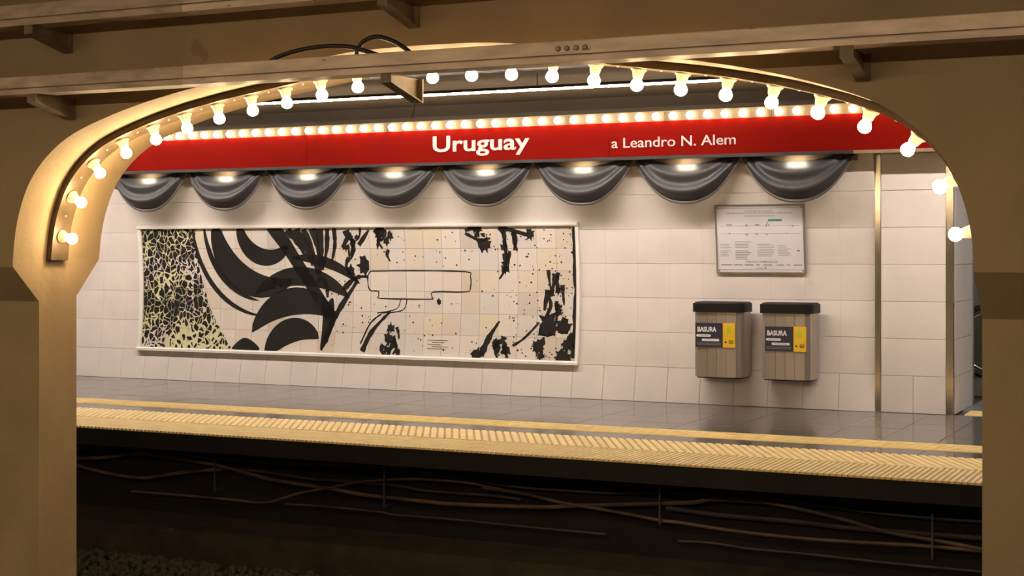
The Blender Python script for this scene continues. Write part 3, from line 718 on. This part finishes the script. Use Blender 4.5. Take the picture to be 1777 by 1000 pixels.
# ------------------------------------------------------------------ litter bins
def bin_(xc, lz, label, shift):
    yb = 13.928; z0, z1 = .285, .895
    t = empty('litter_bin', (xc, yb, z0)); tag(t, label, 'bin', 'wall litter bins')
    pr = [(-.238, 0), (-.238, -.21), (-.222, -.262), (-.185, -.286), (-.09, -.294), (0, -.296), (.09, -.294), (.185, -.286), (.222, -.255), (.238, -.20), (.238, 0)]
    ins = [(x*.965, min(0, y*.965)) for x, y in pr]
    MB().prism(ins, lambda p: (xc+p[0], yb+p[1], z0+.004), lambda p: (xc+p[0], yb+p[1], z1)).build('liner', 'lid', t)
    for i in range(len(pr)-1):
        a = Vector(pr[i]); b = Vector(pr[i+1]); d = (b-a).normalized(); a2 = a+d*.0015; b2 = b-d*.0015; n = Vector((d.y, -d.x))
        if (a+b).dot(n) < 0: n = -n
        qs = [a2, b2, b2-n*.007, a2-n*.007]
        MB().prism(qs, lambda p: (xc+p[0], yb+p[1], z0), lambda p: (xc+p[0], yb+p[1], z1)).build('steel_panel', 'steel', t)
    big = crom([(x*1.055, y*1.055) for x, y in pr], 3)
    sm(MB().prism([(p[0], min(0, p[1])) for p in big], lambda p: (xc+p[0], yb+p[1], z1-.004), lambda p: (xc+p[0], yb+p[1], z1+.078))).build('lid_rim', 'lid', t)
    sm(MB().prism([(p[0]*.95, min(0, p[1]*.95)) for p in big], lambda p: (xc+p[0], yb+p[1], z1+.078), lambda p: (xc+p[0]*.97, yb+p[1]*.97, z1+.090))).build('lid_top', 'lid', t)
    MB().prism([(x*.93, y*.93) for x, y in pr], lambda p: (xc+p[0], yb+p[1], z0-.012), lambda p: (xc+p[0], yb+p[1], z0+.004)).build('base_pan', 'lid', t)
    # label, wrapped on the flat front
    lx0, lx1, lx2 = xc-.205+shift, xc+.062+shift, xc+.176+shift; lz0, lz1 = lz, lz+.225; ly = yb-.302
    pn = MB().box((lx0, ly, lz0), (lx1, ly+.018, lz1)).build('navy_label', 'label_navy', t)
    yn = MB().box((lx1, ly, lz0), (lx2, ly+.018, lz1)).build('yellow_label', 'label_yellow', t)
    lettering('letter', 'BASURA', lx0+.020, lx0+.205, lz1-.080, ly-.0006, 'label_white', pn, bold=.035, height=.045, depth=.0006)
    for a, b, z in ((.010, .150, lz1-.118), (.062, .232, lz1-.158)):
        out = [(lx0+a+.011+.011*math.cos(q), z+.011*math.sin(q)) for q in [R(90+18*i) for i in range(11)]]+[(lx0+b-.011+.011*math.cos(q), z+.011*math.sin(q)) for q in [R(-90+18*i) for i in range(11)]]
        MB().prism(out, lambda p: (p[0], ly-.001, p[1]), lambda p: (p[0], ly+.001, p[1])).build('white_pill', 'label_white', pn)
        MB().box((lx0+a+.02, ly-.0015, z-.0025), (lx0+b-.02, ly, z+.0025)).build('print_row', 'label_grey', pn)
    for k in range(2): MB().box((lx0+.015, ly-.001, lz0+.022+k*.014), (lx1-.02, ly, lz0+.026+k*.014)).build('print_row', 'label_grey', pn)
    cxm = (lx1+lx2)/2
    MB().lathe([(0, .032), (.001, .032)], (cxm, ly, lz1-.066), (0, -1, 0), 20).build('green_disc', 'label_green', yn)
    MB().lathe([(0, .014), (.001, .014)], (cxm-.030, ly, lz0+.050), (0, -1, 0), 3).build('dark_emblem', 'label_navy', yn)
    for k in range(3): MB().box((cxm, ly-.001, lz0+.036+k*.012), (cxm+.045-.008*(k % 2), ly, lz0+.042+k*.012)).build('print_row', 'label_navy', yn)
bin_(-4.485, .565, 'steel litter bin with black rim, the left one, its label higher', -.0)
bin_(-3.835, .545, 'steel litter bin with black rim, the right one next to the pilaster', .02)

# ------------------------------------------------------------------ passage and escalator end beyond the pilaster
struct(MB().box((-4.5, 18.6, 0), (3, 18.8, 2.9)).build('wall_passage', 'passage', origin=(0, 0, 0)), 'pale back wall of the passage', 'wall')
struct(MB().box((-4.5, 14.4, 2.70), (3, 18.8, 2.85)).build('ceiling_passage', 'passage', origin=(0, 0, 0)), 'ceiling of the passage', 'ceiling')
esc = empty('escalator_end', (-2.3, 16.0, 0)); tag(esc, 'rounded dark escalator balustrade end seen through the passage', 'escalator')
cxe, cze, re = -2.36, .55, .36
def loop(r, x_end): return [(x_end, cze+r)]+[(cxe+r*math.cos(R(a)), cze+r*math.sin(R(a))) for a in range(90, 271, 12)]+[(x_end, cze-r)]
MB().prism(loop(re-.07, -1.0), lambda p: (p[0], 15.99, p[1]), lambda p: (p[0], 16.01, p[1])).build('glass_panel', 'balustrade', esc)
sm(MB().tube([(x, 16.0, z) for x, z in loop(re, -1.0)], .030, 8)).build('handrail', 'rubber', esc)
sm(MB().tube([(x, 16.0, z) for x, z in loop(re-.055, -1.0)], .022, 8)).build('rail_trim', 'steel_trim', esc)
MB().box((-2.6, 15.93, 0), (-1.0, 16.07, .17)).build('skirt', 'frame_grey', esc)

# ------------------------------------------------------------------ cables and hangers under the platform
def crop(ox, pts): return [(ox+x/2.962, 740+y/2.962) for x, y in pts]
DC = 10.36
def run(pts, r, m, label, D=DC): cable(pts, r, m, label, D, 7, 'cables under the platform')
run(crop(100, [(60,118),(220,100),(330,106),(470,130),(640,150),(860,172),(1050,186),(1220,194),(1450,200),(1777,214)])+crop(600, [(400,238),(560,265),(720,290),(930,318),(1130,330),(1350,342),(1777,345)])+crop(1177, [(200,362),(460,372),(700,405),(980,440),(1320,475),(1600,492)]), .011, 'cable', 'topmost dark cable running the length of the platform wall')
run(crop(100, [(60,168),(240,160),(380,142),(520,150),(820,200),(950,235),(1130,280),(1400,320),(1560,350),(1777,375)])+crop(600, [(420,388),(560,400),(1000,415),(1180,408),(1500,400),(1777,392)])+crop(1177, [(180,375),(420,388)]), .016, 'cable_rust', 'thick rusty cable crossing down from the left under the platform', DC-.03)
run(crop(100, [(60,190),(130,210),(230,235),(330,255),(450,265),(560,250),(700,232),(840,222)]), .015, 'cable_rust', 'short sagging rusty cable at the left end of the platform wall', DC-.02)
run(crop(100, [(840,215),(1060,235),(1300,270),(1500,284),(1777,310)])+crop(600, [(400,330),(760,358),(900,378)]), .012, 'cable', 'thin dark cable in the middle of the platform wall bundle')
run(crop(100, [(380,335),(640,355),(900,378),(1070,392),(1240,345),(1400,315),(1560,285),(1777,272)])+crop(600, [(420,274),(620,290),(800,325),(960,355)]), .010, 'cable_rust', 'thin cable rising steeply between the two middle hangers', DC-.05)
run(crop(100, [(1170,400),(1400,415),(1660,442)])+crop(600, [(250,455),(560,480),(900,515),(1340,556)]), .009, 'cable', 'thin straight conduit low on the platform wall')
run(crop(600, [(700,315),(900,345),(1100,390),(1270,420),(1450,452),(1620,485)])+crop(1177, [(0,495),(300,540),(620,575),(900,595),(1250,615),(1600,644)]), .013, 'cable_rust', 'rusty cable slanting down to the right column', DC-.04)
run(crop(1177, [(-60,420),(200,455),(600,490),(850,520),(1100,540),(1600,578)]), .018, 'cable', 'thick dark cable behind the rusty ones at the right')
run(crop(1177, [(300,376),(420,386),(620,425),(850,480),(1080,545),(1310,585),(1600,640)]), .014, 'cable_rust', 'steep rusty cable beside the right hanger', DC-.05)
run(crop(1177, [(0,590),(170,600),(370,630),(640,655),(1100,705),(1600,752)]), .009, 'cable', 'lowest thin conduit at the right of the platform wall')
cable(crop(100, [(50,622),(200,598),(330,578),(480,552),(600,530)]), .014, 'cable', 'dark cable lying over the kerb at the left', 9.97, 7)
for k, (x, ya, yb) in enumerate(((373, 800, 852), (667, 812, 880), (1145, 845, 910), (1618, 890, 972))):
    a = at(x, ya, 10.28); b = at(x, yb, 10.28)
    t = empty('cable_hanger', (a.x, 10.28, b.z)); tag(t, 'thin steel cable hanger on the platform wall, %s from the left' % ORD[k], 'hanger', 'cable hangers')
    MB().box((a.x-.006, 10.274, b.z), (a.x+.006, 10.286, a.z)).build('rod', 'hanger', t)
    MB().box((a.x-.006, 10.286, a.z-.012), (a.x+.006, 10.42, a.z)).build('arm', 'hanger', t)
    MB().box((a.x-.006, 10.286, b.z), (a.x+.006, 10.42, b.z+.012)).build('arm', 'hanger', t)
